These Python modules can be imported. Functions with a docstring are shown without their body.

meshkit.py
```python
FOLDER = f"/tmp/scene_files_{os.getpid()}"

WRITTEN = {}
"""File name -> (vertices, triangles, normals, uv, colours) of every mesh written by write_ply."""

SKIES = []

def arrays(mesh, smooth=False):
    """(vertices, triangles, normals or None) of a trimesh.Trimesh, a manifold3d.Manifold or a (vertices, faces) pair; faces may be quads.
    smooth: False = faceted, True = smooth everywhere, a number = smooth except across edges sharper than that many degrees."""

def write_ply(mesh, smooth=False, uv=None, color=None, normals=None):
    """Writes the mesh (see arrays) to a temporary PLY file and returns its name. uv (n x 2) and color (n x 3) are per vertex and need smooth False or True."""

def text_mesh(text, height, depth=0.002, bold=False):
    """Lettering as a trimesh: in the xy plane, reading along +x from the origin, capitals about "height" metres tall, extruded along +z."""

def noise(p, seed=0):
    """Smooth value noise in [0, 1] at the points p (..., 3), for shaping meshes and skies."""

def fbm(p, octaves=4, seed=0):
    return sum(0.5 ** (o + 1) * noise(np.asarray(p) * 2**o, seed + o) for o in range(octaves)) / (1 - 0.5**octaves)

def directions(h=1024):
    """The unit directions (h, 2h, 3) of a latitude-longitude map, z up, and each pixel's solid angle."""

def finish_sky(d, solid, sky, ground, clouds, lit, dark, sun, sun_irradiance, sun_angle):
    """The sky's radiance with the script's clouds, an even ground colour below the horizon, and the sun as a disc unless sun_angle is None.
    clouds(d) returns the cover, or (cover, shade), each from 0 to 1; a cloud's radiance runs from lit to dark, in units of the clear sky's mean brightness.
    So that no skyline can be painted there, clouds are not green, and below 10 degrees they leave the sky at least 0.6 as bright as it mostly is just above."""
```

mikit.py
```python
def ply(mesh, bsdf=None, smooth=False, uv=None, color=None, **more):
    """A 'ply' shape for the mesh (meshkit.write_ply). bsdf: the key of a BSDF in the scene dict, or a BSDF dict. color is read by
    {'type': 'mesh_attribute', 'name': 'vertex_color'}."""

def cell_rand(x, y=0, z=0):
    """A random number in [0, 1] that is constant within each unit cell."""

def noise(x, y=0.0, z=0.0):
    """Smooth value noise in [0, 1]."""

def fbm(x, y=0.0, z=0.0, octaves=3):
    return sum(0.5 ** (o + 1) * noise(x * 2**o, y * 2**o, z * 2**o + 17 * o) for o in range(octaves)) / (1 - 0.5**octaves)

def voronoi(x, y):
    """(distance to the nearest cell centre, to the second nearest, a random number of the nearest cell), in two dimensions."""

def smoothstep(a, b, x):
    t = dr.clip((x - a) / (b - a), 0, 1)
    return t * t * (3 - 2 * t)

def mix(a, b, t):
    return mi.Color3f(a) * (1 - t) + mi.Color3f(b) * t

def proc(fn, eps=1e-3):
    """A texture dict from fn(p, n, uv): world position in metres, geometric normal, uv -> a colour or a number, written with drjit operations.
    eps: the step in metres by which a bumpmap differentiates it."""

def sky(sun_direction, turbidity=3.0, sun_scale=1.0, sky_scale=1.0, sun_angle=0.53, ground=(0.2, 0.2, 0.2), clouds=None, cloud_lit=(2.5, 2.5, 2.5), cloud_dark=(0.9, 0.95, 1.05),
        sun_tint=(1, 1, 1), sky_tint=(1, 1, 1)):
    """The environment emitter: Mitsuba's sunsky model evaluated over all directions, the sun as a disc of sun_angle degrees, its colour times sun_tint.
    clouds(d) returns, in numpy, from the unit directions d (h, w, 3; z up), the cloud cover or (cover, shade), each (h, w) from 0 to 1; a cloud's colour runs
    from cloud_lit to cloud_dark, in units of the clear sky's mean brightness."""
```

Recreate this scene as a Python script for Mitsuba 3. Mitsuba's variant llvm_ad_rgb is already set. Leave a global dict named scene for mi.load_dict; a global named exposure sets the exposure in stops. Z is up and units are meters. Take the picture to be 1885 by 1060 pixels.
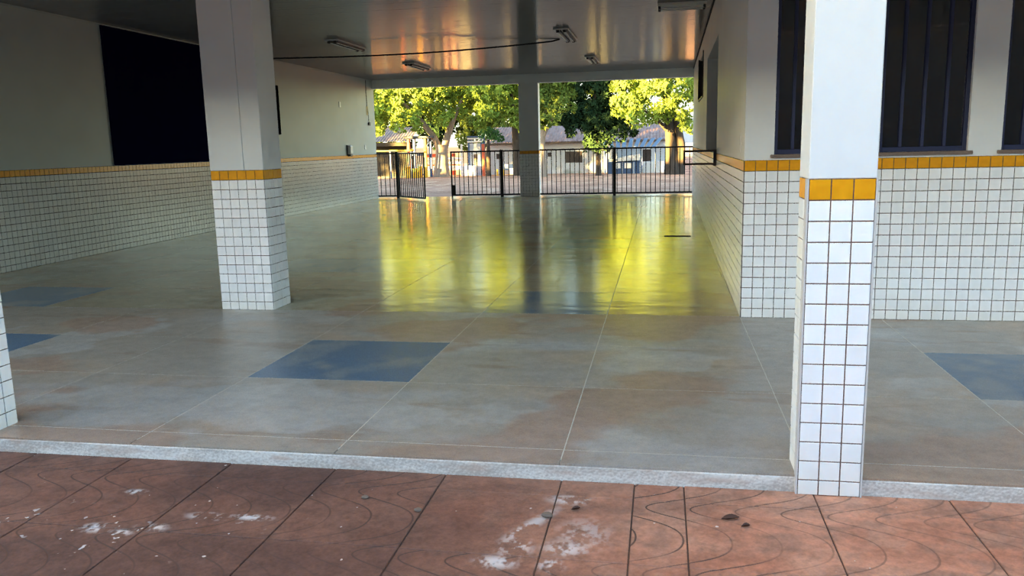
import math, random
import numpy as np, trimesh, mitsuba as mi, drjit as dr
from shapely.geometry import Polygon, box as sbox
import mikit, meshkit
from mikit import proc, noise, fbm, smoothstep, mix, cell_rand

random.seed(7)
rng = np.random.default_rng(7)
T = mi.ScalarTransform4f
scene, labels = {}, {}

# ------------------------------------------------------------------ camera, sky, exposure
_a, _b, _c = np.radians([9.9823, -10.5903, -1.3816])
_f = np.array([math.sin(_b) * math.cos(_a), math.cos(_b) * math.cos(_a), -math.sin(_a)])
_r = np.array([math.cos(_b), -math.sin(_b), 0.0])
_u = np.cross(_r, _f)
_up = -_r * math.sin(_c) + _u * math.cos(_c)
EYE = np.array([0, 0, 1.748])
scene['camera'] = {'type': 'perspective', 'fov': 64.545, 'fov_axis': 'x', 'near_clip': 0.05, 'far_clip': 2000.0,
                   'to_world': T().look_at(origin=EYE.tolist(), target=(EYE + _f).tolist(), up=_up.tolist())}
SUN_AZ = math.radians(40)
SUN = np.array([-math.sin(SUN_AZ), -math.cos(SUN_AZ), 0.112])
SUN /= np.linalg.norm(SUN)
scene['sky'] = mikit.sky(SUN.tolist(), turbidity=3.0, sun_scale=3.1, sky_scale=1.0, ground=(0.2, 0.16, 0.13), sun_tint=(1.0, 1.2, 1.4), sky_tint=(0.85, 0.985, 1.165))
exposure = 5.9

# ------------------------------------------------------------------ measures (metres)
P = 0.104                      # tile pitch
H = 1.549                      # top of the tiled wainscot
KERB = -0.0935                 # level of the pavement
CEIL = 4.08
XL, YF, YW = -9.952, 27.63, 8.209
def xr(y): return 0.78 + 0.0105 * (y - YW)      # face of the corridor's right wall
ROOFTOP = 4.5

# ------------------------------------------------------------------ helpers
def numbered(key):
    if key not in scene and key not in labels:
        return key
    k = 1
    while f'{key}_{k:03d}' in scene or f'{key}_{k:03d}' in labels:
        k += 1
    return f'{key}_{k:03d}'

_count = {}
def fresh(parent, name):
    base = f'{parent}__{name}' if parent else name
    n = _count.get(base, 0)
    _count[base] = n + 1
    return base if n == 0 else f'{base}_{n:03d}'

def put(parent, name, shape, bsdf=None, smooth=False, to=None, label=None, cat=None, group=None, kind=None):
    key = fresh(parent, name)
    d = shape if isinstance(shape, dict) else mikit.ply(shape, bsdf, smooth)
    if to is not None:
        d = {**d, 'to_world': to}
    scene[key] = d
    l = {k: v for k, v in (('label', label), ('category', cat), ('group', group), ('kind', kind)) if v}
    if l:
        labels[key] = l
    return key

def thing(name, label, cat, group=None, kind=None):
    key = fresh('', name)
    labels[key] = {'label': label, 'category': cat}
    if group: labels[key]['group'] = group
    if kind: labels[key]['kind'] = kind
    return key

def struct(name):
    key = fresh('', name)
    labels[key] = {'kind': 'structure'}
    return key

def bx(x0, x1, y0, y1, z0, z1, ch=0.0):
    if ch <= 0:
        m = trimesh.creation.box(extents=(x1 - x0, y1 - y0, z1 - z0))
    else:
        c = min(ch, 0.45 * min(x1 - x0, y1 - y0, z1 - z0))
        e = np.array([x1 - x0, y1 - y0, z1 - z0]) / 2
        pts = []
        for s in np.ndindex(2, 2, 2):
            q = (np.array(s) * 2 - 1) * e
            for k in range(3):
                w = q.copy()
                for j in range(3):
                    if j != k: w[j] -= math.copysign(c, w[j])
                pts.append(w)
        m = trimesh.convex.convex_hull(np.array(pts))
    m.apply_translation([(x0 + x1) / 2, (y0 + y1) / 2, (z0 + z1) / 2])
    return m

def cat(ms): return trimesh.util.concatenate(ms)

def tube(pts, rad, n=10, cap=True, seed=None, rough=0.0):
    pts = np.asarray(pts, float); rad = np.broadcast_to(np.asarray(rad, float), (len(pts),))
    t = np.gradient(pts, axis=0); t /= np.linalg.norm(t, axis=1, keepdims=True)
    ref = np.array([0.13, 0.99, 0.05]) if abs(t[0][2]) > 0.6 else np.array([0, 0, 1.0])
    vs = []
    ang = np.arange(n) * 2 * math.pi / n
    for i in range(len(pts)):
        a = np.cross(t[i], ref); a /= np.linalg.norm(a); b = np.cross(t[i], a)
        ring = np.cos(ang)[:, None] * a + np.sin(ang)[:, None] * b
        rr = rad[i]
        if rough:
            q = pts[i] + ring * rad[i]
            rr = rad[i] * (1 + rough * (2 * meshkit.fbm(q * np.array([2.5, 2.5, 0.9]) / max(rad[0], .05) * .3, 3, seed or 0) - 1))[:, None]
        vs.append(pts[i] + ring * rr)
    v = np.vstack(vs); f = []
    for i in range(len(pts) - 1):
        for k in range(n):
            a, b = i * n + k, i * n + (k + 1) % n
            f += [[a, a + n, b], [b, a + n, b + n]]
    if cap:
        v = np.vstack([v, pts[:1], pts[-1:]]); c0, c1 = len(v) - 2, len(v) - 1; o = (len(pts) - 1) * n
        for k in range(n):
            f += [[c0, k, (k + 1) % n], [c1, o + (k + 1) % n, o + k]]
    m = trimesh.Trimesh(v, f, process=False)
    if m.volume < 0: m.invert()
    return m

def frame(o, u, v, n):
    """matrix whose local x, y, z run along u, v, n from o"""
    m = np.eye(4); m[:3, 0], m[:3, 1], m[:3, 2], m[:3, 3] = u, v, n, o
    return m

def wallmesh(a, b, n, outline, holes=(), thick=0.2):
    """plate whose face runs from a to b (x, y), holes given as (s0, s1, z0, z1); n points out of the face, the plate lies behind it"""
    a, b = np.array(a, float), np.array(b, float)
    L = np.linalg.norm(b - a); u = np.append((b - a) / L, 0); n = np.append(np.array(n, float) / np.linalg.norm(n), 0)
    poly = Polygon(outline if outline else [(0, 0), (L, 0)])
    for s0, s1, z0, z1 in holes: poly = poly.difference(sbox(s0, z0, s1, z1))
    m = cat([trimesh.creation.extrude_polygon(g, thick, engine='earcut') for g in getattr(poly, 'geoms', [poly])])
    m.apply_transform(frame(np.append(a, 0) - n * thick, u, [0, 0, 1], n))
    if m.volume < 0: m.invert()
    return m

# ------------------------------------------------------------------ materials
def two(b): return {'type': 'twosided', 'bsdf': b}
def plain(name, c, rough=0.6, spec=0.5, metallic=0.0):
    scene[name] = two({'type': 'principled', 'base_color': {'type': 'rgb', 'value': list(c)}, 'roughness': rough, 'specular': spec, 'metallic': metallic})
def textured(name, fn, rough=0.6, spec=0.5, bump=None, bump_scale=1.0, eps=1e-3):
    b = {'type': 'principled', 'base_color': proc(fn), 'roughness': rough if not callable(rough) else proc(rough), 'specular': spec}
    if bump is not None:
        b = {'type': 'bumpmap', 'arbitrary': proc(bump, eps), 'scale': bump_scale, 'bsdf': b}
    scene[name] = two(b)

def tile_white(p, n, uv):
    k = cell_rand(p.x / P + 0.31, p.y / P + 0.17, p.z / P + 0.2)
    c = mix((0.88, 0.89, 0.885), (0.93, 0.935, 0.93), k)
    d = smoothstep(0.35, -0.1, p.z) * (0.35 + 0.65 * fbm(p.x * 7, p.y * 7, p.z * 7))
    return mix(c, (0.66, 0.58, 0.44), 0.5 * d)
textured('mat_tile_white', tile_white, 0.22, 0.5)
textured('mat_tile_ivory', lambda p, n, uv: mix((0.62, 0.62, 0.56), (0.69, 0.69, 0.63), cell_rand(p.y / P + 0.31, p.z / P + 0.2)), 0.22, 0.45)
textured('mat_tile_orange', lambda p, n, uv: mix((0.72, 0.30, 0.004), (0.80, 0.36, 0.006), noise(p.x * 30, p.y * 30, p.z * 30)), 0.25, 0.5)
plain('mat_grout', (0.115, 0.085, 0.07), 0.9, 0.1)
plain('mat_grout_dark', (0.06, 0.048, 0.04), 0.95, 0.05)
plain('mat_grout_red', (0.20, 0.125, 0.10), 0.9, 0.1)
plain('mat_corner', (0.56, 0.53, 0.51), 0.6, 0.3)
def plaster(p, n, uv):
    v = fbm(p.x * 2.2, p.y * 2.2, p.z * 2.2)
    return mix((0.75, 0.77, 0.775), (0.81, 0.825, 0.825), v)
textured('mat_plaster', plaster, 0.42, 0.35)
textured('mat_paint_pillar', lambda p, n, uv: mix((0.69, 0.71, 0.72), (0.74, 0.76, 0.765), fbm(p.x * 2.2, p.y * 2.2, p.z * 2.2)), 0.55, 0.3)
textured('mat_plaster_dull', lambda p, n, uv: mix((0.60, 0.62, 0.60), (0.66, 0.68, 0.66), fbm(p.x * 1.2, p.y * 1.2, p.z * 1.2)), 0.5, 0.3)
scene['mat_pvc'] = two({'type': 'roughplastic', 'diffuse_reflectance': {'type': 'rgb', 'value': [0.40, 0.40, 0.41]}, 'alpha': 0.02, 'int_ior': 1.45, 'specular_reflectance': {'type': 'rgb', 'value': [0.55, 0.55, 0.55]}, 'nonlinear': False})
textured('mat_plaster_green', lambda p, n, uv: mix((0.42, 0.455, 0.42), (0.48, 0.515, 0.475), fbm(p.x * 1.5, p.y * 1.5, p.z * 1.5)), 0.45, 0.35)
plain('mat_dark_gap', (0.06, 0.06, 0.06), 0.9, 0.1)
scene['mat_navy'] = two({'type': 'diffuse', 'reflectance': {'type': 'rgb', 'value': [0.006, 0.006, 0.03]}})
scene['mat_black_flat'] = two({'type': 'diffuse', 'reflectance': {'type': 'rgb', 'value': [0.01, 0.01, 0.011]}})
plain('mat_navy_frame', (0.018, 0.024, 0.075), 0.35, 0.5)
plain('mat_dark_room', (0.008, 0.008, 0.012), 0.9, 0.05)  # near black colour stands in for the unlit room behind the windows
plain('mat_black_metal', (0.012, 0.012, 0.014), 0.4, 0.5)
plain('mat_rust_metal', (0.06, 0.035, 0.03), 0.5, 0.5)
plain('mat_white_plastic', (0.78, 0.78, 0.76), 0.35, 0.5)
plain('mat_dark_plastic', (0.03, 0.03, 0.035), 0.4, 0.5)
plain('mat_grey_shutter', (0.16, 0.155, 0.15), 0.5, 0.4)
plain('mat_tape', (0.65, 0.55, 0.25), 0.6, 0.3)
scene['mat_glass'] = {'type': 'thindielectric', 'int_ior': 1.5}
textured('mat_granite', lambda p, n, uv: mix((0.13, 0.085, 0.065), (0.24, 0.17, 0.13), noise(p.x * 160, p.y * 160, p.z * 160)), 0.35)

def stain(p):
    a = smoothstep(0.45, 0.75, fbm(p.x * 0.75 + 3.1, p.y * 1.05 + 8.2, 0.5, 4))
    b = smoothstep(0.48, 0.72, fbm(p.x * 0.55 + 11.0, p.y * 1.6 + 2.0, 4.5, 4))
    return a, b
def terrazzo(p, n, uv):
    a, b = stain(p)
    c = mix((0.33, 0.29, 0.245), (0.40, 0.305, 0.22), a)
    c = mix(c, (0.37, 0.365, 0.36), 0.75 * b)
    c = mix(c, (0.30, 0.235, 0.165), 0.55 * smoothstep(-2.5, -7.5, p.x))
    streak = smoothstep(0.62, 0.8, fbm(p.x * 1.5 + 20, p.y * 6.0, 1.0, 4))
    c = mix(c, (0.27, 0.19, 0.135), 0.6 * streak)
    blot = smoothstep(0.52, 0.60, fbm(p.x * 1.1 + 40, p.y * 1.4 + 7, 3.0, 5))
    c = mix(c, (0.41, 0.39, 0.36), 0.55 * blot)
    rust = smoothstep(0.55, 0.65, fbm(p.x * 0.9 + 60, p.y * 1.2 + 3, 5.0, 5))
    c = mix(c, (0.33, 0.205, 0.14), 0.65 * rust)
    g = noise(p.x * 260, p.y * 260)
    g2 = cell_rand(p.x * 190, p.y * 190)
    edge = smoothstep(4.72, 4.40, p.y)
    c = mix(c, (0.33, 0.25, 0.19), 0.45 * edge * fbm(p.x * 2, p.y * 5))
    f = fbm(p.x * 9 + p.y * 3, p.y * 11 - p.x * 2, 2.0, 4); f2 = fbm(p.x * 31 + p.y * 7, p.y * 33 - p.x * 9, 6.0, 3)
    return c * (0.66 + 0.16 * g + 0.14 * g2 + 0.24 * f + 0.16 * f2)
def terrazzo_blue(p, n, uv):
    a, b = stain(p)
    m = fbm(p.x * 2.4, p.y * 2.4, 7.0, 4)
    c = mix((0.095, 0.155, 0.225), (0.20, 0.22, 0.23), smoothstep(0.42, 0.72, m))
    g = cell_rand(p.x * 190, p.y * 190)
    return c * (0.85 + 0.3 * g)
def floor_wave(p, n, uv):
    return fbm(p.x * 2.2, p.y * 6.5, 0.0, 3)
def floor_rough(p, n, uv):
    return 0.125 + 0.05 * fbm(p.x * 1.6, p.y * 1.6, 2.0)
def worn_rough(p, n, uv):
    return 0.28 + 0.12 * fbm(p.x * 1.6, p.y * 1.6, 2.0)
textured('mat_terrazzo', lambda p, n, uv: terrazzo(p, n, uv) * mi.Color3f(0.86, 0.83, 0.68), floor_rough, 0.36, floor_wave, 0.0022, 4e-3)  # yellow of the reflected trees is tinted into this base colour
textured('mat_terrazzo_blue', lambda p, n, uv: terrazzo_blue(p, n, uv) * 0.9, floor_rough, 0.36, floor_wave, 0.0022, 4e-3)
textured('mat_terrazzo_worn', terrazzo, worn_rough, 0.32, floor_wave, 0.0022, 4e-3)
textured('mat_terrazzo_blue_worn', terrazzo_blue, worn_rough, 0.32, floor_wave, 0.0022, 4e-3)
plain('mat_joint', (0.52, 0.48, 0.40), 0.6, 0.3)
def kerb_c(p, n, uv):
    s = fbm(p.x * 83 + p.z * 41, p.y * 60, p.z * 97 - p.x * 29, 3); l = fbm(p.x * 3.0, p.y * 3, p.z * 12, 4)
    c = mix((0.44, 0.39, 0.345), (0.74, 0.70, 0.65), smoothstep(0.3, 0.7, 0.5 * s + 0.5 * l))
    return mix(c, (0.46, 0.33, 0.26), 0.6 * smoothstep(0.5, 0.8, fbm(p.x * 5 + 5, p.y, p.z * 20)))
textured('mat_kerb', kerb_c, 0.85, 0.2, lambda p, n, uv: fbm(p.x * 71 + p.z * 37, p.y * 71, p.z * 89 - p.x * 23, 3), 0.0018)

def wave_groove(p):
    w = 2 * math.pi * (p.y - 3.95) / 0.665
    ph = w + 0.45 * dr.sin(w)
    cx = -0.20 * dr.cos(ph)
    slope = 0.20 * dr.sin(ph) * (1 + 0.45 * dr.cos(w)) * 2 * math.pi / 0.665
    q = (p.x + 2.08 - cx) / 0.2213
    d = dr.abs(q - dr.floor(q + 0.5)) * 0.2213 / dr.sqrt(1 + slope * slope)
    return smoothstep(0.0062, 0.0026, d)
def splash(p):
    s = fbm(p.x * 11, p.y * 11, 3.0, 4)
    s2 = fbm(p.x * 42, p.y * 30, 9.0, 3)
    def blob(x, y, rx, ry, rot=0.0):
        c, si = math.cos(rot), math.sin(rot)
        u = ((p.x - x) * c + (p.y - y) * si) / rx; v = (-(p.x - x) * si + (p.y - y) * c) / ry
        return smoothstep(1.2, 0.2, dr.sqrt(u * u + v * v))
    m = blob(-0.63, 3.66, 0.05, 0.30, -0.5) * 0.8
    for q in ((-0.66, 3.44, .10, .12), (-0.72, 3.30, .12, .07), (-0.47, 3.30, .07, .08), (-0.42, 3.46, .13, .09), (-0.46, 3.98, .14, .07), (-0.36, 3.60, .16, .2), (-2.78, 3.36, .10, .06), (-2.62, 3.33, .07, .04), (-2.50, 3.40, .10, .05), (-2.28, 3.55, .14, .05), (-2.05, 3.57, .14, .04), (-2.85, 3.78, .08, .04)):
        m = dr.maximum(m, blob(*q) * (0.55 if q[2] > .15 else 0.9))
    a = m * smoothstep(0.42, 0.62, 0.5 * s + 0.5 * s2)
    left = smoothstep(-1.6, -2.6, p.x) * smoothstep(3.05, 3.2, p.y) * smoothstep(3.85, 3.5, p.y)
    chips = smoothstep(0.655, 0.70, 0.6 * noise(p.x * 24, p.y * 22, 5.5) + 0.4 * noise(p.x * 70, p.y * 60, 1.5)) * smoothstep(0.40, 0.55, fbm(p.x * 3, p.y * 3, 8.0))
    chips2 = smoothstep(0.86, 0.9, noise(p.x * 40 + 7, p.y * 36, 2.5))
    return dr.maximum(a, dr.maximum(chips * left, 0.8 * chips2))
def paver_base(p, n, uv):
    a = fbm(p.x * 1.6, p.y * 1.6, 1.0, 4); b = fbm(p.x * 5 + 4, p.y * 9, 2.0, 4)
    c = mix((0.40, 0.17, 0.105), (0.52, 0.255, 0.165), smoothstep(0.3, 0.7, a))
    c = mix(c, (0.31, 0.165, 0.115), 0.7 * smoothstep(0.5, 0.75, b))
    c = mix(c, (0.46, 0.25, 0.17), 0.6 * smoothstep(0.5, 0.75, fbm(p.x * 6 + 9, p.y * 7, 4.0, 4)))
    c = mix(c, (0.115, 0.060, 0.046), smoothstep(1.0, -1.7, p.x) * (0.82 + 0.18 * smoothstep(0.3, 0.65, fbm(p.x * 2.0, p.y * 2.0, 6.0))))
    f = fbm(p.x * 13 + p.y * 4, p.y * 15 - p.x * 3, 3.0, 4); f2 = fbm(p.x * 47 + p.y * 11, p.y * 53 - p.x * 13, 7.0, 3)
    return c * (0.52 + 0.14 * noise(p.x * 150, p.y * 150) + 0.42 * f + 0.36 * f2)
def paver_wave(p, n, uv):
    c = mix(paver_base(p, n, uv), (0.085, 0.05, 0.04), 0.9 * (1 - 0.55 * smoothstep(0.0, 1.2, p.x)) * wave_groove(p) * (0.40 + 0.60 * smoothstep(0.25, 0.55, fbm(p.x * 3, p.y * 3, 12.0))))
    return mix(c, (0.66, 0.62, 0.60), 0.85 * splash(p))
def paver_plain(p, n, uv):
    return mix(paver_base(p, n, uv), (0.66, 0.60, 0.57), 0.8 * splash(p))
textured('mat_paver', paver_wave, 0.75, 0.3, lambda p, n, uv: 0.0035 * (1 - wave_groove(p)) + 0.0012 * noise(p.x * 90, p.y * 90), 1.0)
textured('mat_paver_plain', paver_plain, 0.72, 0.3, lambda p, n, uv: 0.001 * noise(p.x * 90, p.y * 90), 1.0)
plain('mat_paver_joint', (0.13, 0.075, 0.055), 0.95, 0.1)

def ground_c(p, n, uv):
    a = fbm(p.x * 0.35, p.y * 0.35, 1.0, 4); b = fbm(p.x * 1.8, p.y * 1.1, 2.0, 4)
    c = mix((0.25, 0.125, 0.075), (0.34, 0.18, 0.115), smoothstep(0.3, 0.7, a))
    return mix(c, (0.47, 0.29, 0.19), 0.7 * smoothstep(0.52, 0.7, b))
textured('mat_ground', ground_c, 0.9, 0.2)
# outside
def leafmat(name, c, trans=0.3, rough=0.3):
    scene[name] = {'type': 'principledthin', 'base_color': {'type': 'rgb', 'value': list(c)}, 'roughness': rough, 'diff_trans': trans, 'eta': 1.45}
leafmat('mat_leaf_sunny', (0.20, 0.285, 0.05))
leafmat('mat_leaf_green', (0.10, 0.145, 0.032))
leafmat('mat_leaf_dark', (0.022, 0.045, 0.022), 0.2)
leafmat('mat_leaf_shrub', (0.07, 0.17, 0.055))
textured('mat_bark', lambda p, n, uv: mix((0.20, 0.155, 0.12), (0.36, 0.29, 0.23), fbm(p.x * 6, p.y * 6, p.z * 2.0, 4)), 0.9, 0.2)
textured('mat_bark_dark', lambda p, n, uv: mix((0.035, 0.028, 0.024), (0.085, 0.07, 0.06), fbm(p.x * 6, p.y * 6, p.z * 2.0, 4)), 0.9, 0.2)
textured('mat_house', lambda p, n, uv: mix((0.62, 0.66, 0.72), (0.36, 0.40, 0.38), smoothstep(0.45, 0.75, fbm(p.x * 1.1, p.y, p.z * 2.2)) * smoothstep(0.6, -0.5, p.z)), 0.8, 0.2)
textured('mat_rooftile', lambda p, n, uv: mix((0.30, 0.17, 0.14), (0.46, 0.30, 0.25), noise(p.x * 5, p.y * 3, p.z * 4)), 0.85, 0.2)
textured('mat_rooftile_old', lambda p, n, uv: mix((0.17, 0.13, 0.115), (0.28, 0.215, 0.19), noise(p.x * 5, p.y * 3, p.z * 4)), 0.85, 0.2)
plain('mat_shutter_brown', (0.05, 0.035, 0.03), 0.5)
plain('mat_shed', (0.03, 0.03, 0.028), 0.7, 0.2)
plain('mat_red', (0.48, 0.075, 0.025), 0.5)
plain('mat_yellow', (0.66, 0.38, 0.02), 0.5)
plain('mat_white', (0.76, 0.75, 0.73), 0.5)
plain('mat_blue', (0.035, 0.075, 0.17), 0.5)
plain('mat_steel_blue', (0.22, 0.30, 0.42), 0.45)
plain('mat_slate', (0.05, 0.065, 0.09), 0.6, 0.3)  # shade on the shelter roof is put into this dark colour
plain('mat_pale_blue', (0.42, 0.48, 0.55), 0.6)
plain('mat_brick_pink', (0.46, 0.30, 0.25), 0.85, 0.2)
plain('mat_brick_dark', (0.10, 0.092, 0.09), 0.9, 0.1)
plain('mat_stone', (0.17, 0.13, 0.105), 0.85, 0.2)
plain('mat_dead_leaf', (0.075, 0.035, 0.025), 0.7, 0.3)

# ------------------------------------------------------------------ tiles
def chamfer_plate(w, h, t=0.006, c=0.0015):
    """plate in local x, y with its face at z = t"""
    e = [(0, 0, 0, w, h), (0, 0, t - c, w, h), (c, c, t, w - c, h - c)]
    v = []
    for x0, y0, z, x1, y1 in e: v += [[x0, y0, z], [x1, y0, z], [x1, y1, z], [x0, y1, z]]
    f = []
    for k in (0, 4):
        for i in range(4):
            a, b = k + i, k + (i + 1) % 4
            f += [[a, b, b + 4], [a, b + 4, a + 4]]
    f += [[8, 9, 10], [8, 10, 11]]
    return trimesh.Trimesh(v, f, process=False)

GAP = 0.0064
_ply = {}
def tile_ply(w, h, mat):
    k = (round(w, 4), round(h, 4), mat)
    if k not in _ply: _ply[k] = mikit.ply(chamfer_plate(w, h), mat)
    return _ply[k]

def tile_spots(s0, s1, zlow, GAP):
    """(s, z, w, h, orange) of the tiles of a band from s0 to s1: columns from s0, rows from the top"""
    out = []
    s = s0
    while s < s1 - 0.02:
        w = min(P, s1 - s)
        z = H
        first = True
        while z > zlow + 0.012:
            h = min(P, z - zlow)
            out.append((s + GAP / 2, z - h + GAP / 2, w - GAP, h - GAP, first))
            z -= h; first = False
        s += P
    return out

def tiles(parent, o, u, n, s0, s1, zlow, each=True, gap=GAP, white_mat='mat_tile_white'):
    """tiles on the face through o (x, y) that runs along u with the outward normal n"""
    u3, n3 = np.array([u[0], u[1], 0.0]), np.array([n[0], n[1], 0.0])
    o3 = np.array([o[0], o[1], 0.0])
    white, orange = [], []
    flip = np.dot(np.cross(u3, [0, 0, 1.0]), n3) < 0
    for s, z, w, h, top in tile_spots(s0, s1, zlow, gap):
        org = o3 + u3 * s + np.array([0, 0, z])
        m = frame(org + (u3 * w if flip else 0), -u3 if flip else u3, [0, 0, 1], n3)
        # each tile sits a little in or out
        m[:3, 3] += n3 * (rng.random() - 0.5) * 0.0012
        if each:
            put(parent, 'border_tile' if top else 'tile', tile_ply(w, h, 'mat_tile_orange' if top else white_mat), to=T(m))
        else:
            g = chamfer_plate(w, h); g.apply_transform(m); (orange if top else white).append(g)
    if not each:
        put(parent, 'tiling', cat(white), white_mat, kind='stuff')
        put(parent, 'border_tiling', cat(orange), 'mat_tile_orange', kind='stuff')

# ------------------------------------------------------------------ pavement, kerb and floor
put('', 'ground', None or (lambda: (lambda xs, ys: trimesh.Trimesh(
    np.array([[x, y, -0.128 if y < 28.4 else -0.128 - 0.0113 * (y - 28.4)] for y in ys for x in xs]),
    [f for j in range(len(ys) - 1) for i in range(len(xs) - 1) for f in ([j * len(xs) + i, j * len(xs) + i + 1, (j + 1) * len(xs) + i + 1], [j * len(xs) + i, (j + 1) * len(xs) + i + 1, (j + 1) * len(xs) + i])], process=False))
    ([-160, -40, -25, -12, 0, 12, 40, 160], [-160, -20, 0, 28.4, 40, 52, 66, 90, 160]))(), 'mat_ground', kind='structure')

pav = struct('pavement')
put(pav, 'bed', bx(-9, 9, -7.0, 4.3, -0.127, KERB - 0.008), 'mat_paver_joint')
XE = [-1.2 + 0.6645 * k for k in range(-7, 8)]
YE = [1.37, 2.035, 2.70, 3.365, 4.03, 4.236]
for j in range(len(YE) - 1):
    for i in range(len(XE) - 1):
        cells = [(XE[i], XE[i + 1], 'mat_paver')]
        if i == 7 and j >= 2: cells = [(XE[i], XE[i + 1], 'mat_paver_plain' if j >= 3 else 'mat_paver')]
        if i == 8 and j >= 2: cells = [(XE[i], -0.135, 'mat_paver_plain' if j >= 3 else 'mat_paver'), (-0.135, XE[i + 1], 'mat_paver')]
        for x0, x1, m in cells:
            gy = 0.0025 if j == 4 else 0.002
            dz = (rng.random() - 0.5) * 0.004
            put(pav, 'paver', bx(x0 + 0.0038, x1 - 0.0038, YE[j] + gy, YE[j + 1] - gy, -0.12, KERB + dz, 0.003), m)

FY0, FY1 = 4.238, 28.15
kerb = put('', 'kerb', bx(-10.2, 8.0, FY0, 4.447, -0.125, -0.012, 0.006), 'mat_kerb', kind='structure')
fl = struct('floor')
put(fl, 'joint_bed', bx(-10.2, 8.0, 4.30, FY1, -0.125, -0.0009), 'mat_joint')
GX = [-0.548 + 1.327 * k for k in range(-7, 5)]
GX[0] = -10.0
GY = [4.4485, 5.68, 6.93, 8.25, 9.55, 10.95, 12.3] + [12.3 + 1.33 * k for k in range(1, 12)]
GY = [y for y in GY if y < 27.9] + [FY1]
BLUE = {(-2, 1), (2, 1), (-5, 1), (-1, 3), (-6, 3), (-4, 5), (-3, 5), (-1, 7)}
def panel(x0, x1, y0, y1, mat, name='panel'):
    put(fl, name, bx(x0 + 0.0036, x1 - 0.0036, y0 + 0.0042, y1 - 0.0042, -0.011, 0.0, 0.0006), mat)
for i in range(len(GX) - 1):
    panel(GX[i], GX[i + 1], FY0 - 0.001, GY[0], 'mat_terrazzo_worn', 'edge_strip')
    for j in range(len(GY) - 1):
        if GX[i] > 0.7 and GY[j] > YW: continue
        x1 = GX[i + 1]
        if i == 7 and GY[j] > 7: x1 = xr(YW) + 0.0
        panel(GX[i], x1, GY[j], GY[j + 1], ('mat_terrazzo_blue' if (i - 7, j) in BLUE else 'mat_terrazzo') + ('_worn' if j < 3 else ''))
panel(0.779, 1.06, 8.25, FY1, 'mat_terrazzo')

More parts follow.
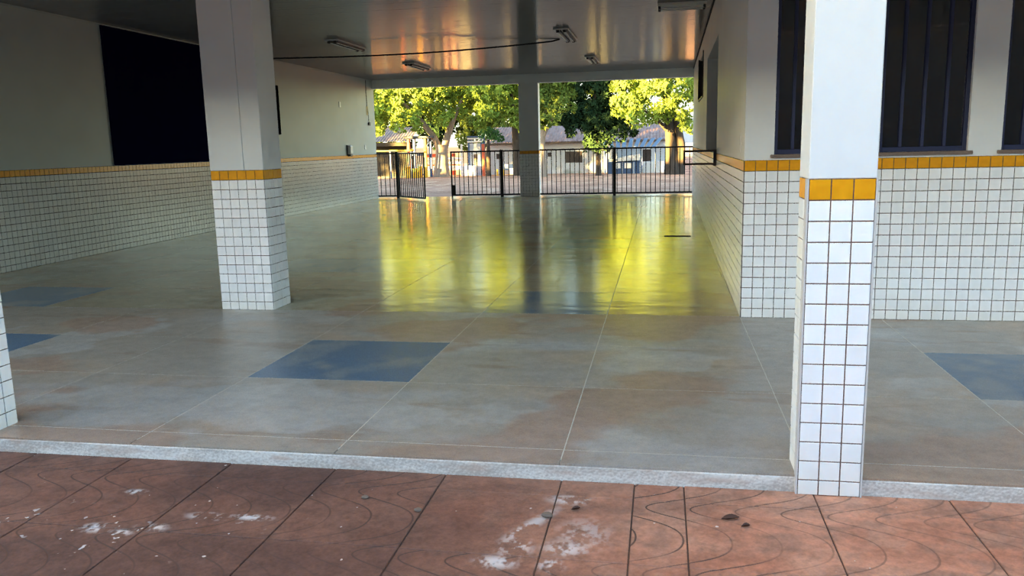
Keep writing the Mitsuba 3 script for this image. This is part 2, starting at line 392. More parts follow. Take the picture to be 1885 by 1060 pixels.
# ------------------------------------------------------------------ ceiling and roof
ceil = struct('ceiling')
put(ceil, 'slab', bx(-10.25, 13, 4.2, 28.0, CEIL + 0.014, 4.2), 'mat_dark_gap')
def plank_mesh(x0, x1, w=0.2):
    ys, zs = [], []
    for half in (0, 1):
        for k in range(7):
            t = k / 6
            ys.append(0.006 + half * ((w - 0.012) / 2 + 0.0) + t * ((w - 0.012) / 2)); zs.append(-0.0008 * 4 * t * (1 - t) + (0.0 if k not in (0, 6) else 0.0))
    ys = np.array([0.005] + ys + [w - 0.005]); zs = np.array([0.012] + zs + [0.012])
    v = np.vstack([np.c_[np.full(len(ys), x0), ys, zs], np.c_[np.full(len(ys), x1), ys, zs]]); m = len(ys)
    f = []
    for i in range(m - 1): f += [[i, i + 1, m + i], [i + 1, m + i + 1, m + i]]
    return trimesh.Trimesh(v, f, process=False)
pk = mikit.ply(plank_mesh(XL, 1.04), 'mat_pvc', 25)
pk_wide = mikit.ply(plank_mesh(XL, 8.0), 'mat_pvc', 25)
y = 4.5
while y < 27.75:
    put(ceil, 'plank', pk_wide if y < YW else pk, to=T().translate([0, y, CEIL + (rng.random() - .5) * 0.0016]))
    y += 0.2
roof = put('', 'roof', bx(-10.4, 13, 2.9, 29.4, 4.2, ROOFTOP), 'mat_plaster_dull', kind='structure')
ZB = 3.2
put('', 'beam', bx(-10.2, 8.0, 4.21, 4.47, ZB, 4.2), 'mat_plaster', kind='structure')
put('', 'beam', bx(-10.2, 1.06, YF, YF + 0.28, 3.79, 4.2), 'mat_plaster', kind='structure')
put('', 'trim_1', tube([(xr(9) - 0.012, 9, 4.055), (xr(27.6) - 0.012, 27.6, 4.055)], 0.013, 8), 'mat_dark_gap', kind='structure')
put('', 'trim_2', bx(XL, XL + 0.018, 4.5, YF, 4.045, 4.075), 'mat_plaster_green', kind='structure')

# ------------------------------------------------------------------ left wall
wl = struct('wall_left')
put(wl, 'plaster', bx(XL - 0.2, XL, 4.2, YF + 0.14, -0.1, 4.2), 'mat_plaster_green')
put(wl, 'bed', bx(XL - 0.01, XL + 0.002, 4.3, YF + 0.12, -0.002, H), 'mat_grout_dark')
Y1 = 9.62
tiles(wl, (XL + 0.001, 0), (0, 1), (1, 0), Y1, Y1 + 20 * P, 0.0, gap=0.009, white_mat='mat_tile_ivory')
tiles(wl, (XL + 0.001, 0), (0, 1), (1, 0), Y1 - 48 * P, Y1, 0.0, each=False, gap=0.009, white_mat='mat_tile_ivory')
tiles(wl, (XL + 0.001, 0), (0, 1), (1, 0), Y1 + 20 * P, YF + 0.12, 0.0, each=False, gap=0.009, white_mat='mat_tile_ivory')
nb = thing('wall_board', 'large dark navy painted board from the orange tile border up to the ceiling on the left wall', 'board')
put(nb, 'sheet', bx(XL - 0.002, XL + 0.02, 13.60, 18.20, H + 0.012, 4.04), 'mat_navy')
for q in (bx(XL, XL + 0.035, 13.57, 13.62, H + 0.005, 4.045), bx(XL, XL + 0.035, 18.20, 18.25, H + 0.005, 4.045)):
    put(nb, 'side_frame', q, 'mat_navy')
put(nb, 'bottom_frame', bx(XL, XL + 0.035, 13.62, 18.20, H + 0.005, H + 0.055), 'mat_navy')
put(nb, 'top_frame', bx(XL, XL + 0.035, 13.62, 18.20, 4.0, 4.045), 'mat_navy')

ns = thing('wall_panel', 'narrow black panel on the left wall, peeking out behind the wide inner pillar', 'panel')
put(ns, 'sheet', bx(XL - 0.001, XL + 0.03, 19.0, 20.33, 2.2, 3.40, 0.004), 'mat_black_flat')
put(ns, 'frame', cat([bx(XL, XL + 0.045, 18.97, 20.36, 3.40, 3.43), bx(XL, XL + 0.045, 18.97, 20.36, 2.17, 2.2), bx(XL, XL + 0.045, 18.97, 19.0, 2.2, 3.40), bx(XL, XL + 0.045, 20.33, 20.36, 2.2, 3.40)]), 'mat_black_flat')

# ------------------------------------------------------------------ right wing
WIN = [(1.055, 1.75), (2.0, 2.768), (3.05, 3.82)]
WZ0, WZ1 = 1.6, 3.15
wf = struct('wall_front')
x0 = xr(YW)
put(wf, 'plaster', wallmesh((x0, YW), (8, YW), (0, -1), [(0, 0), (8 - x0, 0), (8 - x0, 4.2), (0, 4.2)], [(a - x0, b - x0, WZ0, WZ1) for a, b in WIN], 0.2), 'mat_plaster')
put(wf, 'bed', bx(x0, 8, YW - 0.003, YW + 0.01, -0.002, H), 'mat_grout')
tiles(wf, (0, YW - 0.002), (1, 0), (0, -1), x0 + 0.002, x0 + 0.002 + 26 * P, 0.0)
tiles(wf, (0, YW - 0.002), (1, 0), (0, -1), x0 + 0.002 + 26 * P, x0 + 0.002 + 50 * P, 0.0, each=False)
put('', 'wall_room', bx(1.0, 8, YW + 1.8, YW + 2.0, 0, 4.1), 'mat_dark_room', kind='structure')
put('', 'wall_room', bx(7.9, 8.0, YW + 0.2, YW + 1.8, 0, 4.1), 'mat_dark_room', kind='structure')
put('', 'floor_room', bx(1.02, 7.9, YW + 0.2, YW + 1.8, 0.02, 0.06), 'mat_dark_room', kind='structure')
for k, (a, b) in enumerate(WIN):
    w = struct(f'window_{k + 1}')
    yf = YW + 0.045
    put(w, 'side_frame', bx(a, a + 0.035, yf, yf + 0.05, WZ0, WZ1, 0.003), 'mat_navy_frame')
    put(w, 'side_frame', bx(b - 0.035, b, yf, yf + 0.05, WZ0, WZ1, 0.003), 'mat_navy_frame')
    put(w, 'bottom_frame', bx(a + 0.035, b - 0.035, yf, yf + 0.05, WZ0, WZ0 + 0.045, 0.003), 'mat_navy_frame')
    put(w, 'top_frame', bx(a + 0.035, b - 0.035, yf, yf + 0.05, WZ1 - 0.045, WZ1, 0.003), 'mat_navy_frame')
    edges = [a + 0.035] + [a + (b - a) * j / 4 for j in (1, 2, 3)] + [b - 0.035]
    for e in edges[1:-1]:
        put(w, 'mullion', bx(e - 0.014, e + 0.014, yf, yf + 0.05, WZ0 + 0.045, WZ1 - 0.045, 0.003), 'mat_navy_frame')
    for l, r in zip(edges[:-1], edges[1:]):
        g = wallmesh((l + 0.001, yf + 0.025), (r - 0.001, yf + 0.025), (0, -1), [(0, WZ0 + 0.045), (r - l - 0.002, WZ0 + 0.045), (r - l - 0.002, WZ1 - 0.045), (0, WZ1 - 0.045)], (), 0.001)
        v = np.array([[l, yf + 0.025, WZ0 + 0.045], [r, yf + 0.025, WZ0 + 0.045], [r, yf + 0.025, WZ1 - 0.045], [l, yf + 0.025, WZ1 - 0.045]])
        put(w, 'pane', trimesh.Trimesh(v, [[0, 1, 2], [0, 2, 3]], process=False), 'mat_glass')
    put(w, 'sill', bx(a - 0.035, b + 0.035, YW - 0.035, yf + 0.05, WZ0 - 0.032, WZ0, 0.004), 'mat_granite')

wr = struct('wall_right')
ya, yb = YW, YF + 0.14
d = np.array([xr(yb) - xr(ya), yb - ya]); L = np.linalg.norm(d); ud = d / L; nd = np.array([-ud[1], ud[0]])
HY0, HY1 = 13.25, 17.2                       # serving hatch
put(wr, 'plaster', wallmesh((xr(ya), ya), (xr(yb), yb), nd, [(0.2, 0), (L, 0), (L, 4.2), (0.2, 4.2)],
    [(HY0 - ya, HY1 - ya, H, 3.35), (19.3 - ya, 21.6 - ya, 2.75, 3.72)], 0.3), 'mat_plaster')
put(wr, 'corner', bx(xr(ya) , xr(ya) + 0.25, YW + 0.0, YW + 0.21, 0, 4.2), 'mat_plaster')
put(wr, 'bed', wallmesh((xr(ya) - 0.002, ya), (xr(yb) - 0.002, yb), nd, [(0, -0.002), (L, -0.002), (L, H), (0, H)], (), 0.01), 'mat_grout_dark')
tiles(wr, (xr(ya) - 0.001, ya), ud, nd, 0.002, L, 0.0, each=False, gap=0.0095)
put('', 'window_4', cat([bx(xr(15) + 0.285, xr(15) + 0.31, HY0 - 0.1, HY1 + 0.1, 1.45 + 0.1 * k, 1.548 + 0.1 * k, 0.01) for k in range(20)]), 'mat_grey_shutter', kind='structure')
w5 = struct('window_5')
xx = xr(20.4)
put(w5, 'pane', bx(xx + 0.12, xx + 0.125, 19.3, 21.6, 2.75, 3.72), 'mat_dark_plastic')
put(w5, 'bottom_frame', bx(xx - 0.03, xx + 0.12, 19.25, 21.65, 2.72, 2.76), 'mat_black_metal')
put(w5, 'side_frame', bx(xx - 0.03, xx + 0.12, 21.58, 21.63, 2.76, 3.74), 'mat_black_metal')
put(w5, 'side_frame', bx(xx - 0.03, xx + 0.12, 19.27, 19.31, 2.76, 3.74), 'mat_black_metal')
put('', 'wall_wing', bx(1.5, 13, YF - 0.06, YF + 0.14, -0.1, 4.2), 'mat_plaster', kind='structure')
put('', 'wall_wing', bx(12.8, 13, YW, YF, -0.1, 4.2), 'mat_plaster', kind='structure')

# ------------------------------------------------------------------ pillars
def pillar(label, X0, X1, Y0, Y1, zlow, faces, grout, ztop, joint=None, each=True):
    t = thing('pillar', label, 'pillar', kind='thing')
    e = 0.006
    put(t, 'tile_bed', bx(X0 + e, X1 - e, Y0 + e, Y1 - e, zlow, H - 0.002), grout)
    if joint:
        put(t, 'shaft', cat([bx(X0, joint - 0.003, Y0, Y1, H, ztop, 0.004), bx(joint + 0.003, X1, Y0, Y1, H, ztop, 0.004), bx(X0 + .02, X1 - .02, Y0 + 0.012, Y1 - 0.02, H, ztop)]), 'mat_paint_pillar')
    else:
        put(t, 'shaft', bx(X0, X1, Y0, Y1, H, ztop, 0.004), 'mat_paint_pillar')
    for fc in faces:
        if fc == 'front': tiles(t, (0, Y0 + e - 0.001), (1, 0), (0, -1), X0 + 0.0035, X1 - 0.0035, zlow, each)
        if fc == 'back': tiles(t, (0, Y1 - e + 0.001), (1, 0), (0, 1), X0 + 0.0035, X1 - 0.0035, zlow, each)
        if fc == 'left': tiles(t, (X0 + e - 0.001, 0), (0, 1), (-1, 0), Y0 + 0.007, Y1 - 0.007, zlow, each)
        if fc == 'right': tiles(t, (X1 - e + 0.001, 0), (0, 1), (1, 0), Y0 + 0.007, Y1 - 0.007, zlow, each)
    return t
RP = pillar('narrow bright white pillar with orange tile border standing on the red pavement before the windows', 0.707, 1.0235, 4.204, 4.475, KERB, ('front', 'left', 'right'), 'mat_grout_red', ZB)
for sx in (0.707, 1.0235):
    put(RP, 'corner_strip', bx(sx - 0.006 if sx < 1 else sx - 0.003, sx + 0.003 if sx < 1 else sx + 0.006, 4.204, 4.262, KERB, H), 'mat_corner')
pillar('wide white pillar with tiled foot and a dark vertical joint, standing free inside the hall', -4.873, -4.243, 8.232, 8.660, 0.0, ('front', 'right', 'left'), 'mat_grout', CEIL - 0.002, joint=-4.47)
pillar('white tiled pillar cut off by the left edge of the picture, at the kerb', -4.545, -4.232, 4.204, 4.518, KERB, ('front', 'right'), 'mat_grout', ZB)
pillar('shaded grey pillar with orange border in the far opening between the black fences', -4.79, -4.125, YF, YF + 0.40, 0.0, ('front', 'right', 'left'), 'mat_grout', 3.79, each=False)

# ------------------------------------------------------------------ ceiling lights and cables
def fixture(label, X0, X1, Y0, Y1, along='y'):
    t = thing('ceiling_light', label, 'light fixture', 'twin tube lights under the ceiling')
    z = CEIL - 0.003
    put(t, 'tray', bx(X0, X1, Y0, Y1, z - 0.035, z, 0.004), 'mat_white_plastic')
    w = (X1 - X0) if along == 'y' else (Y1 - Y0)
    for q in (0.3, 0.72):
        if along == 'y':
            c = X0 + w * q
            put(t, 'tube', tube([(c, Y0 + 0.05, z - 0.062), (c, Y1 - 0.05, z - 0.062)], 0.017, 10), 'mat_white_plastic')
            for yy in (Y0 + 0.01, Y1 - 0.05): put(t, 'socket', bx(c - 0.03, c + 0.03, yy, yy + 0.04, z - 0.085, z - 0.035, 0.004), 'mat_dark_plastic')
            put(t, 'shade_strip', bx(c + 0.045, c + 0.06, Y0 + 0.02, Y1 - 0.02, z - 0.075, z - 0.035), 'mat_dark_plastic')  # dark strip stands in for the shaded gap beside each tube
        else:
            c = Y0 + w * q
            put(t, 'tube', tube([(X0 + 0.05, c, z - 0.062), (X1 - 0.05, c, z - 0.062)], 0.017, 10), 'mat_white_plastic')
            for xx in (X0 + 0.01, X1 - 0.05): put(t, 'socket', bx(xx, xx + 0.04, c - 0.03, c + 0.03, z - 0.085, z - 0.035, 0.004), 'mat_dark_plastic')
    return t
fixture('twin tube ceiling light near the left wall, just in front of the black cable', -7.16, -6.84, 17.05, 18.75)
fixture('twin tube ceiling light beyond the black cable, over the orange reflection', -7.15, -6.80, 22.4, 24.07)
fixture('twin tube ceiling light in the middle of the right half of the ceiling', -2.22, -1.9, 17.10, 18.92)
fixture('small far twin tube ceiling light close to the far opening', -2.10, -1.82, 22.7, 24.3)
fixture('twin tube ceiling light set crosswise beside the right wall', -0.10, 0.72, 14.68, 15.25, 'x')
cb = [(-9.95, 18.85, 3.985)] + [(-9.3 + 6.8 * t, 18.95, 3.955 - 0.05 * math.sin(math.pi * t) + 0.09 * t ** 3) for t in np.linspace(0, 1, 14)] + [(-2.3, 18.85, 4.07)]
put('', 'ceiling_cable', tube(cb, 0.016, 8), 'mat_black_metal', smooth=40, label='black cable sagging crosswise under the ceiling', cat='cable')
t = thing('hanging_wire', 'thin wire hanging down the left wall beside the far opening', 'wire')
xw = XL + 0.012
put(t, 'wire', tube([(xw, 27.0, 4.06), (xw, 27.0, 3.6), (xw, 27.03, 3.15), (xw + .01, 27.08, 2.9), (xw + .01, 27.1, 2.62)], 0.008, 6), 'mat_dark_plastic')
put(t, 'tape', bx(XL, XL + 0.012, 26.95, 27.12, 2.88, 3.18), 'mat_tape')
put(t, 'plug', bx(XL + 0.003, XL + 0.05, 27.06, 27.22, 2.54, 2.64, 0.01), 'mat_dark_plastic')
put('', 'socket_plate', bx(XL, XL + 0.015, 24.55, 24.68, 3.04, 3.22, 0.004), 'mat_white_plastic', label='small white cover plate high on the left wall', cat='cover plate')
put('', 'socket_plate', bx(XL, XL + 0.012, 26.6, 26.72, 1.72, 1.88, 0.004), 'mat_plaster', label='painted socket plate above the orange border near the far end of the left wall', cat='cover plate')
t = thing('soap_dispenser', 'white soap dispenser with a backlit dark side on the left wall just above the orange border', 'soap dispenser')
put(t, 'body', bx(XL, XL + 0.12, 25.0, 25.26, 1.58, 1.86, 0.03), 'mat_white_plastic', smooth=False)
put(t, 'shaded_plate', bx(XL, XL + 0.03, 24.97, 25.29, 1.55, 1.88, 0.008), 'mat_dark_plastic')  # dark plate and nozzle colour stands in for the backlit, shaded side
put(t, 'nozzle', bx(XL, XL + 0.10, 25.05, 25.22, 1.52, 1.58, 0.008), 'mat_dark_plastic')
t = thing('light_switch', 'white switch plate on the corridor wall by the corner with the first window', 'light switch')
ys = 8.62
put(t, 'plate', bx(xr(ys) - 0.010, xr(ys) + 0.002, ys - 0.04, ys + 0.05, 1.62, 1.82, 0.003), 'mat_white_plastic')
for k in range(3): put(t, 'rocker', bx(xr(ys) - 0.016, xr(ys) - 0.01, ys - 0.02, ys + 0.03, 1.645 + 0.055 * k, 1.685 + 0.055 * k, 0.002), 'mat_white_plastic')
t = thing('wall_bracket', 'black rectangular metal frame standing out from the right corridor wall at border height', 'metal frame')
xa, xb, yy = 0.325, xr(13.15) - 0.006, 13.1
put(t, 'top_bar', bx(xa, xb, yy, yy + 0.03, 1.575, 1.605), 'mat_rust_metal')
put(t, 'bottom_bar', bx(xa, xb, yy, yy + 0.03, 1.375, 1.405), 'mat_rust_metal')
put(t, 'end_bar', bx(xa, xa + 0.02, yy, yy + 0.03, 1.405, 1.575), 'mat_rust_metal')
put(t, 'wall_post', bx(xb - 0.045, xb, yy, yy + 0.04, 1.36, 1.60), 'mat_black_metal')
t = thing('floor_drain', 'narrow dark drain grate let into the floor in front of the far opening', 'drain')
for q in (bx(0.05, 0.53, 15.30, 15.325, -.002, .004), bx(0.05, 0.53, 15.475, 15.50, -.002, .004), bx(0.05, 0.07, 15.325, 15.475, -.002, .004), bx(0.51, 0.53, 15.325, 15.475, -.002, .004)):
    put(t, 'frame', q, 'mat_dark_gap')
for k in range(6): put(t, 'bar', bx(0.075, 0.505, 15.33 + 0.024 * k, 15.343 + 0.024 * k, 0.0, 0.003), 'mat_stone')

# ------------------------------------------------------------------ fence and gate of the far opening
FZ0, FZ1, FYY = 0.05, 1.585, 27.75
def fence(label, xs, x0, x1, posts, y=FYY):
    t = thing('fence', label, 'fence', 'black bar fences across the far opening')
    put(t, 'top_rail', bx(x0, x1, y - 0.02, y + 0.02, FZ1 - 0.045, FZ1, 0.004), 'mat_black_metal')
    put(t, 'bottom_rail', bx(x0, x1, y - 0.02, y + 0.02, FZ0, FZ0 + 0.05, 0.004), 'mat_black_metal')
    for p_ in posts: put(t, 'post', bx(p_ - 0.05, p_ + 0.05, y - 0.075, y - 0.02, 0.0, FZ1 + 0.02, 0.006), 'mat_black_metal')
    bar = mikit.ply(bx(-0.011, 0.011, -0.011, 0.011, FZ0 + 0.05, FZ1 - 0.045), 'mat_black_metal')
    for x in xs: put(t, 'bar', bar, to=T().translate([float(x), y, 0]))
    return t
def bars(x0, x1, step=0.158):
    n = max(1, round((x1 - x0) / step)); return [x0 + (x1 - x0) * (k + 0.5) / n for k in range(n)]
f1 = fence('short fixed fence section of black bars between the left wall and the open gate', bars(-9.92, -9.25), -9.945, -9.15, [-9.2])
f2 = fence('black bar fence between the gate opening and the far pillar', bars(-7.2, -4.8), -7.25, -4.80, [-5.44])
put(f2, 'end_post', bx(-7.26, -7.215, FYY - 0.025, FYY + 0.025, 0.0, FZ1, 0.004), 'mat_black_metal')
put(f2, 'latch_box', bx(-7.215, -7.11, FYY - 0.03, FYY + 0.03, 0.08, 0.42, 0.006), 'mat_black_metal')
f3 = fence('long black bar fence between the far pillar and the right wall', bars(-4.11, 0.97), -4.115, 0.985, [-1.58])
g = thing('gate', 'black bar gate leaf standing half open into the hall', 'gate')
th = math.radians(46); GL = 1.93
G = frame([-9.12, FYY - 0.10, 0], [math.cos(th), -math.sin(th), 0], [math.sin(th), math.cos(th), 0], [0, 0, 1])
put(g, 'top_rail', bx(0, GL, -0.02, 0.02, FZ1 - 0.05, FZ1 - 0.005, 0.004), 'mat_black_metal', to=T(G))
put(g, 'bottom_rail', bx(0, GL, -0.02, 0.02, FZ0 - .01, FZ0 + 0.045, 0.004), 'mat_black_metal', to=T(G))
for s_ in (0.02, GL - 0.02): put(g, 'stile', bx(s_ - 0.02, s_ + 0.02, -0.019, 0.019, FZ0 + 0.045, FZ1 - 0.05, 0.003), 'mat_black_metal', to=T(G))
gb = bx(-0.011, 0.011, -0.011, 0.011, FZ0 + 0.045, FZ1 - 0.05)
gbp = mikit.ply(gb, 'mat_black_metal')
for k in range(12):
    s_ = GL * (k + 1) / 13
    put(g, 'bar', gbp, to=T(G) @ T().translate([s_, 0, 0]))

# ------------------------------------------------------------------ bits on the pavement
def pebble(x, y, r, label, mat, name, c, flat=0.5, group=None):
    m = trimesh.creation.icosphere(subdivisions=2, radius=r)
    v = m.vertices.copy(); v *= (0.8 + 0.5 * meshkit.noise(v / r * 1.4 + x * 9, 3))[:, None]; v[:, 2] *= flat; v[:, 0] *= 1.25
    v[:, 2] -= v[:, 2].min(); m.vertices = v + [x, y, KERB + 0.001]
    put('', name, m, mat, smooth=True, label=label, cat=c, group=group)
def dead_leaf(x, y, s, rot, label):
    n = 9; v, f = [], []
    for k in range(n):
        q = k / (n - 1); w = s * 0.27 * math.sin(math.pi * min(1, q * 0.97 + 0.02)) ** 0.8
        for j in (-1, 0, 1):
            X, Yy = s * (q - 0.5), j * w
            v.append([X * math.cos(rot) - Yy * math.sin(rot) + x, X * math.sin(rot) + Yy * math.cos(rot) + y, KERB + 0.004 + 0.012 * abs(j) * math.sin(q * 3) + 0.008 * q * q])
    for k in range(n - 1):
        for j in (0, 1):
            a = k * 3 + j; f += [[a, a + 3, a + 1], [a + 1, a + 3, a + 4]]
    m = trimesh.Trimesh(v, f, process=False); m2 = m.copy(); m2.vertices = m2.vertices - [0, 0, 0.0015]; m2.invert()
    put('', 'dead_leaf', cat([m, m2]), 'mat_dead_leaf', label=label, cat='leaf')
dead_leaf(0.345, 3.865, 0.085, 0.1, 'larger dark dry leaf on the red pavement left of the bright pillar')
dead_leaf(0.41, 3.79, 0.04, 0.0, 'small dark leaf scrap just below the larger dry leaf')
dead_leaf(-0.42, 3.87, 0.045, 0.1, 'small brown leaf on the plain paver beside the dark cut joint')
pebble(-0.555, 3.77, 0.022, 'grey pebble lying in the joint of the plain pavers', 'mat_stone', 'pebble', 'stone')
pebble(-1.22, 3.745, 0.017, 'grey pebble in the dark slanting joint left of the plain pavers', 'mat_stone', 'pebble', 'stone')
pebble(-1.55, 3.86, 0.016, 'small dark stone on a wavy paver', 'mat_stone', 'pebble', 'stone')

# ------------------------------------------------------------------ behind the camera: the opposite wing that shades the yard
put('', 'wall_back', bx(-60, 60, -9.2, -9.0, -0.125, 5.3), 'mat_brick_dark', kind='structure')
put('', 'roof_back', bx(-60, 60, -16, -8.2, 5.3, 5.6), 'mat_plaster_dull', kind='structure')

# unseen left wing and trees behind it, added to shade the yard
put('', 'added_left_wing', bx(-45, -10.4, 4.2, 28.2, -0.125, ROOFTOP), 'mat_plaster_dull', kind='structure')
# ------------------------------------------------------------------ beyond the fence
def gz(y): return -0.128 - 0.0113 * (y - 28.4)
def leaves(blobs, per_m2, size, seed, droop=0.5):
    """rosettes of folded leaves over the blobs (x, y, z, rx, rz)"""
    r_ = np.random.default_rng(seed)
    C, N = [], []
    for x, y, z, rx, rz in blobs:
        n = max(6, int(per_m2 / 8 * 4 * math.pi * rx * (rx + rz) / 2))      # bunches, each of eight rosettes
        d = r_.normal(size=(n, 3)); d /= np.linalg.norm(d, axis=1, keepdims=True)
        d[:, 2] = np.where(d[:, 2] < -0.6, -d[:, 2], d[:, 2])
        c = np.array([x, y, z]) + d * r_.uniform(0.70, 1.05, n)[:, None] * [rx, rx, rz]
        e = r_.normal(size=(n, 8, 3)); e /= np.linalg.norm(e, axis=2, keepdims=True)
        e = e + 0.7 * d[:, None]; e /= np.linalg.norm(e, axis=2, keepdims=True)
        C.append((c[:, None] + e * (r_.uniform(0.6, 1.25, n) * size * 1.05)[:, None, None]).reshape(-1, 3)); N.append(e.reshape(-1, 3))
    C, N = np.vstack(C), np.vstack(N)
    K = 9
    n = len(C)
    C, N = np.repeat(C, K, 0), np.repeat(N, K, 0)
    ax = r_.normal(size=C.shape); t = np.cross(N, ax); t /= np.linalg.norm(t, axis=1, keepdims=True)
    dirs = t + N * r_.uniform(0.0, 0.8, (len(C), 1)); dirs[:, 2] -= droop * r_.uniform(0.2, 1.0, len(C)); dirs /= np.linalg.norm(dirs, axis=1, keepdims=True)
    side = np.cross(dirs, N + 0.35 * r_.normal(size=C.shape)); side /= np.linalg.norm(side, axis=1, keepdims=True)
    up = np.cross(side, dirs)
    l = size * r_.uniform(0.7, 1.25, (len(C), 1)); w = l * 0.19
    b = C + dirs * l * 0.12; mid = C + dirs * l * 0.55; tip = C + dirs * l - up * l * 0.12
    V = np.stack([b, mid + side * w - up * w * 0.25, tip, mid - side * w - up * w * 0.25], 1).reshape(-1, 3)
    i = np.arange(len(C))[:, None] * 4
    F = np.vstack([i + [0, 1, 2], i + [0, 2, 3]])
    return trimesh.Trimesh(V, F, process=False)

def blobfill(box, n, r, seed, avoid=()):
    r_ = np.random.default_rng(seed); out = []
    x0, x1, y0, y1, z0, z1 = box
    for _ in range(n):
        q = r_.uniform(r[0], r[1]); x = r_.uniform(x0, x1)
        out.append((x, r_.uniform(y0, y1), r_.uniform(z0, z1), q, q * r_.uniform(0.6, 0.85)))
    return out

def tree(label, group, stems, blobs, leaf, bark, per=9.5, size=0.32, seed=1, cat_='tree'):
    t = thing('tree' if label else 'added_shade_tree', label, cat_, group)
    put(t, 'trunk', tube(stems[0][0], stems[0][1], 14, seed=seed, rough=0.22), bark, smooth=50)
    for pts, rad in stems[1:]:
        put(t, 'branch', tube(pts, rad, 9, seed=seed, rough=0.2), bark, smooth=50)
    k = put(t, 'foliage', leaves(blobs, per, size, seed), leaf, kind='stuff')
    if label is None: labels[t] = {'kind': 'structure'}      # added out of sight, only its shade falls into the picture
    return t

# big forked tree on the left
by, bxx = 60.0, -16.4
tree('large sunlit mango tree with a forked trunk behind the open gate', None,
     [([(bxx - .05, by, gz(by) - .1), (bxx, by, 0.4), (bxx + .05, by, 1.2), (bxx + .08, by, 1.9)], [0.66, 0.5, 0.44, 0.46]),
      ([(bxx - .15, by, 1.7), (bxx - .45, by - .1, 2.4), (bxx - 1.2, by - .6, 3.6), (bxx - 2.4, by - 1.2, 5.0)], [0.27, 0.25, 0.19, 0.1]),
      ([(bxx + .25, by, 1.7), (bxx + .5, by, 2.5), (bxx + 1.1, by - .2, 3.8), (bxx + 2.0, by - .5, 5.4)], [0.30, 0.27, 0.2, 0.1])],
     [(-20.6, 57.6, 5.0, 1.3, 1.0), (-19.2, 57.2, 5.9, 1.5, 1.1), (-20.9, 57.4, 3.4, 0.9, .7), (-19.6, 57.0, 3.9, 1.0, .8), (-17.6, 57.0, 5.3, 1.4, 1.0), (-18.0, 56.8, 3.6, 0.9, .8),
      (-16.2, 57.2, 6.1, 1.6, 1.1), (-14.6, 57.8, 5.9, 1.3, 1.0), (-17.0, 57.5, 4.2, .9, .6), (-20.0, 58.0, 7.6, 2.0, 1.5), (-16.5, 58.0, 8.2, 2.3, 1.6), (-13.2, 58.5, 8.0, 2.0, 1.6),
      (-16.0, 60.5, 5.0, 2.2, 1.6), (-13.6, 60.5, 4.6, 1.6, 1.4), (-19.0, 60.5, 4.8, 1.8, 1.4), (-15.5, 58.9, 3.6, 1.0, .6),
      (-21.5, 59, 10.0, 2.6, 2.0), (-17.0, 59.5, 11.0, 3.0, 2.2), (-13.0, 60, 10.6, 2.6, 2.0)],
     'mat_leaf_sunny', 'mat_bark', seed=3)
# tree whose limb hangs into the opening left of the far pillar
tree('sunlit tree with dense leaf bunches hanging left of the far pillar', None,
     [([(-10.4, 59.5, gz(59.5) - .1), (-10.5, 59.5, 1.5), (-10.6, 59.3, 3.5), (-10.8, 59, 5.5)], [0.36, 0.3, 0.24, 0.14])],
     [(-11.3, 56.6, 4.2, 1.25, 1.0), (-12.0, 56.4, 3.4, .8, .65), (-10.5, 56.8, 3.4, .9, .7), (-11.9, 56.8, 5.6, 1.2, 1.0), (-10.1, 56.6, 5.5, 1.4, 1.1), (-9.6, 57.0, 3.9, .9, .8),
      (-11.0, 57.5, 7.4, 1.9, 1.4), (-8.8, 57.5, 6.4, 1.2, 1.0), (-10.6, 59, 5.0, 1.8, 1.5), (-10.2, 59.5, 9.6, 2.4, 1.9)],
     'mat_leaf_sunny', 'mat_bark_dark', seed=5)
# right of the far pillar
tree('green tree with a slim pale trunk right beside the far pillar', None,
     [([(-7.97, 55.2, gz(55.2) - .1), (-7.95, 55.2, 0.5), (-8.02, 55.2, 1.6), (-7.9, 55.2, 2.8), (-7.6, 55, 4.6)], [0.30, 0.22, 0.2, 0.17, 0.1]),
      ([(-7.95, 55.2, 2.2), (-7.4, 54.9, 3.2), (-6.8, 54.6, 4.0)], [0.12, 0.1, 0.06])],
     [(-7.9, 53.6, 4.6, .9, .7), (-6.6, 53.6, 4.4, .9, .7), (-7.4, 53.8, 5.6, 1.1, .9), (-7.0, 53.5, 3.4, .8, .55), (-8.1, 54.0, 3.3, .7, .5), (-6.0, 53.9, 5.5, .9, .8), (-7.2, 54.2, 7.2, 1.6, 1.2), (-7.0, 55.6, 4.8, 1.4, 1.2), (-7.0, 56.5, 9.6, 2.2, 1.9)],
     'mat_leaf_green', 'mat_bark', seed=8)
tree('dark dense tree with a thin trunk in front of the white house', None,
     [([(-4.3, 56.4, gz(56.4) - .1), (-4.32, 56.4, 0.6), (-4.28, 56.4, 1.6), (-4.4, 56.3, 3.0), (-4.5, 56.2, 5.0)], [0.22, 0.16, 0.15, 0.13, 0.09])],
     [(-4.6, 56.0, 5.2, 1.3, 1.2), (-4.3, 56.0, 3.4, 1.35, 1.0), (-5.5, 56.0, 2.7, .85, .6), (-3.4, 56.0, 2.6, .95, .7), (-4.4, 55.8, 1.75, .8, .55), (-3.0, 56.2, 3.5, .7, .5), (-5.6, 56.2, 3.6, .9, .8), (-4.6, 56.5, 7.2, 1.3, 1.3), (-3.9, 56.5, 6.2, 1.0, 1.0), (-2.4, 56.2, 2.7, .5, .4), (-4.2, 57.5, 9.4, 1.8, 2.0)],
     'mat_leaf_dark', 'mat_bark_dark', per=17, seed=11)  # this tree's shade is put into its dark leaf colour
tx, ty = 0.85, 56.4
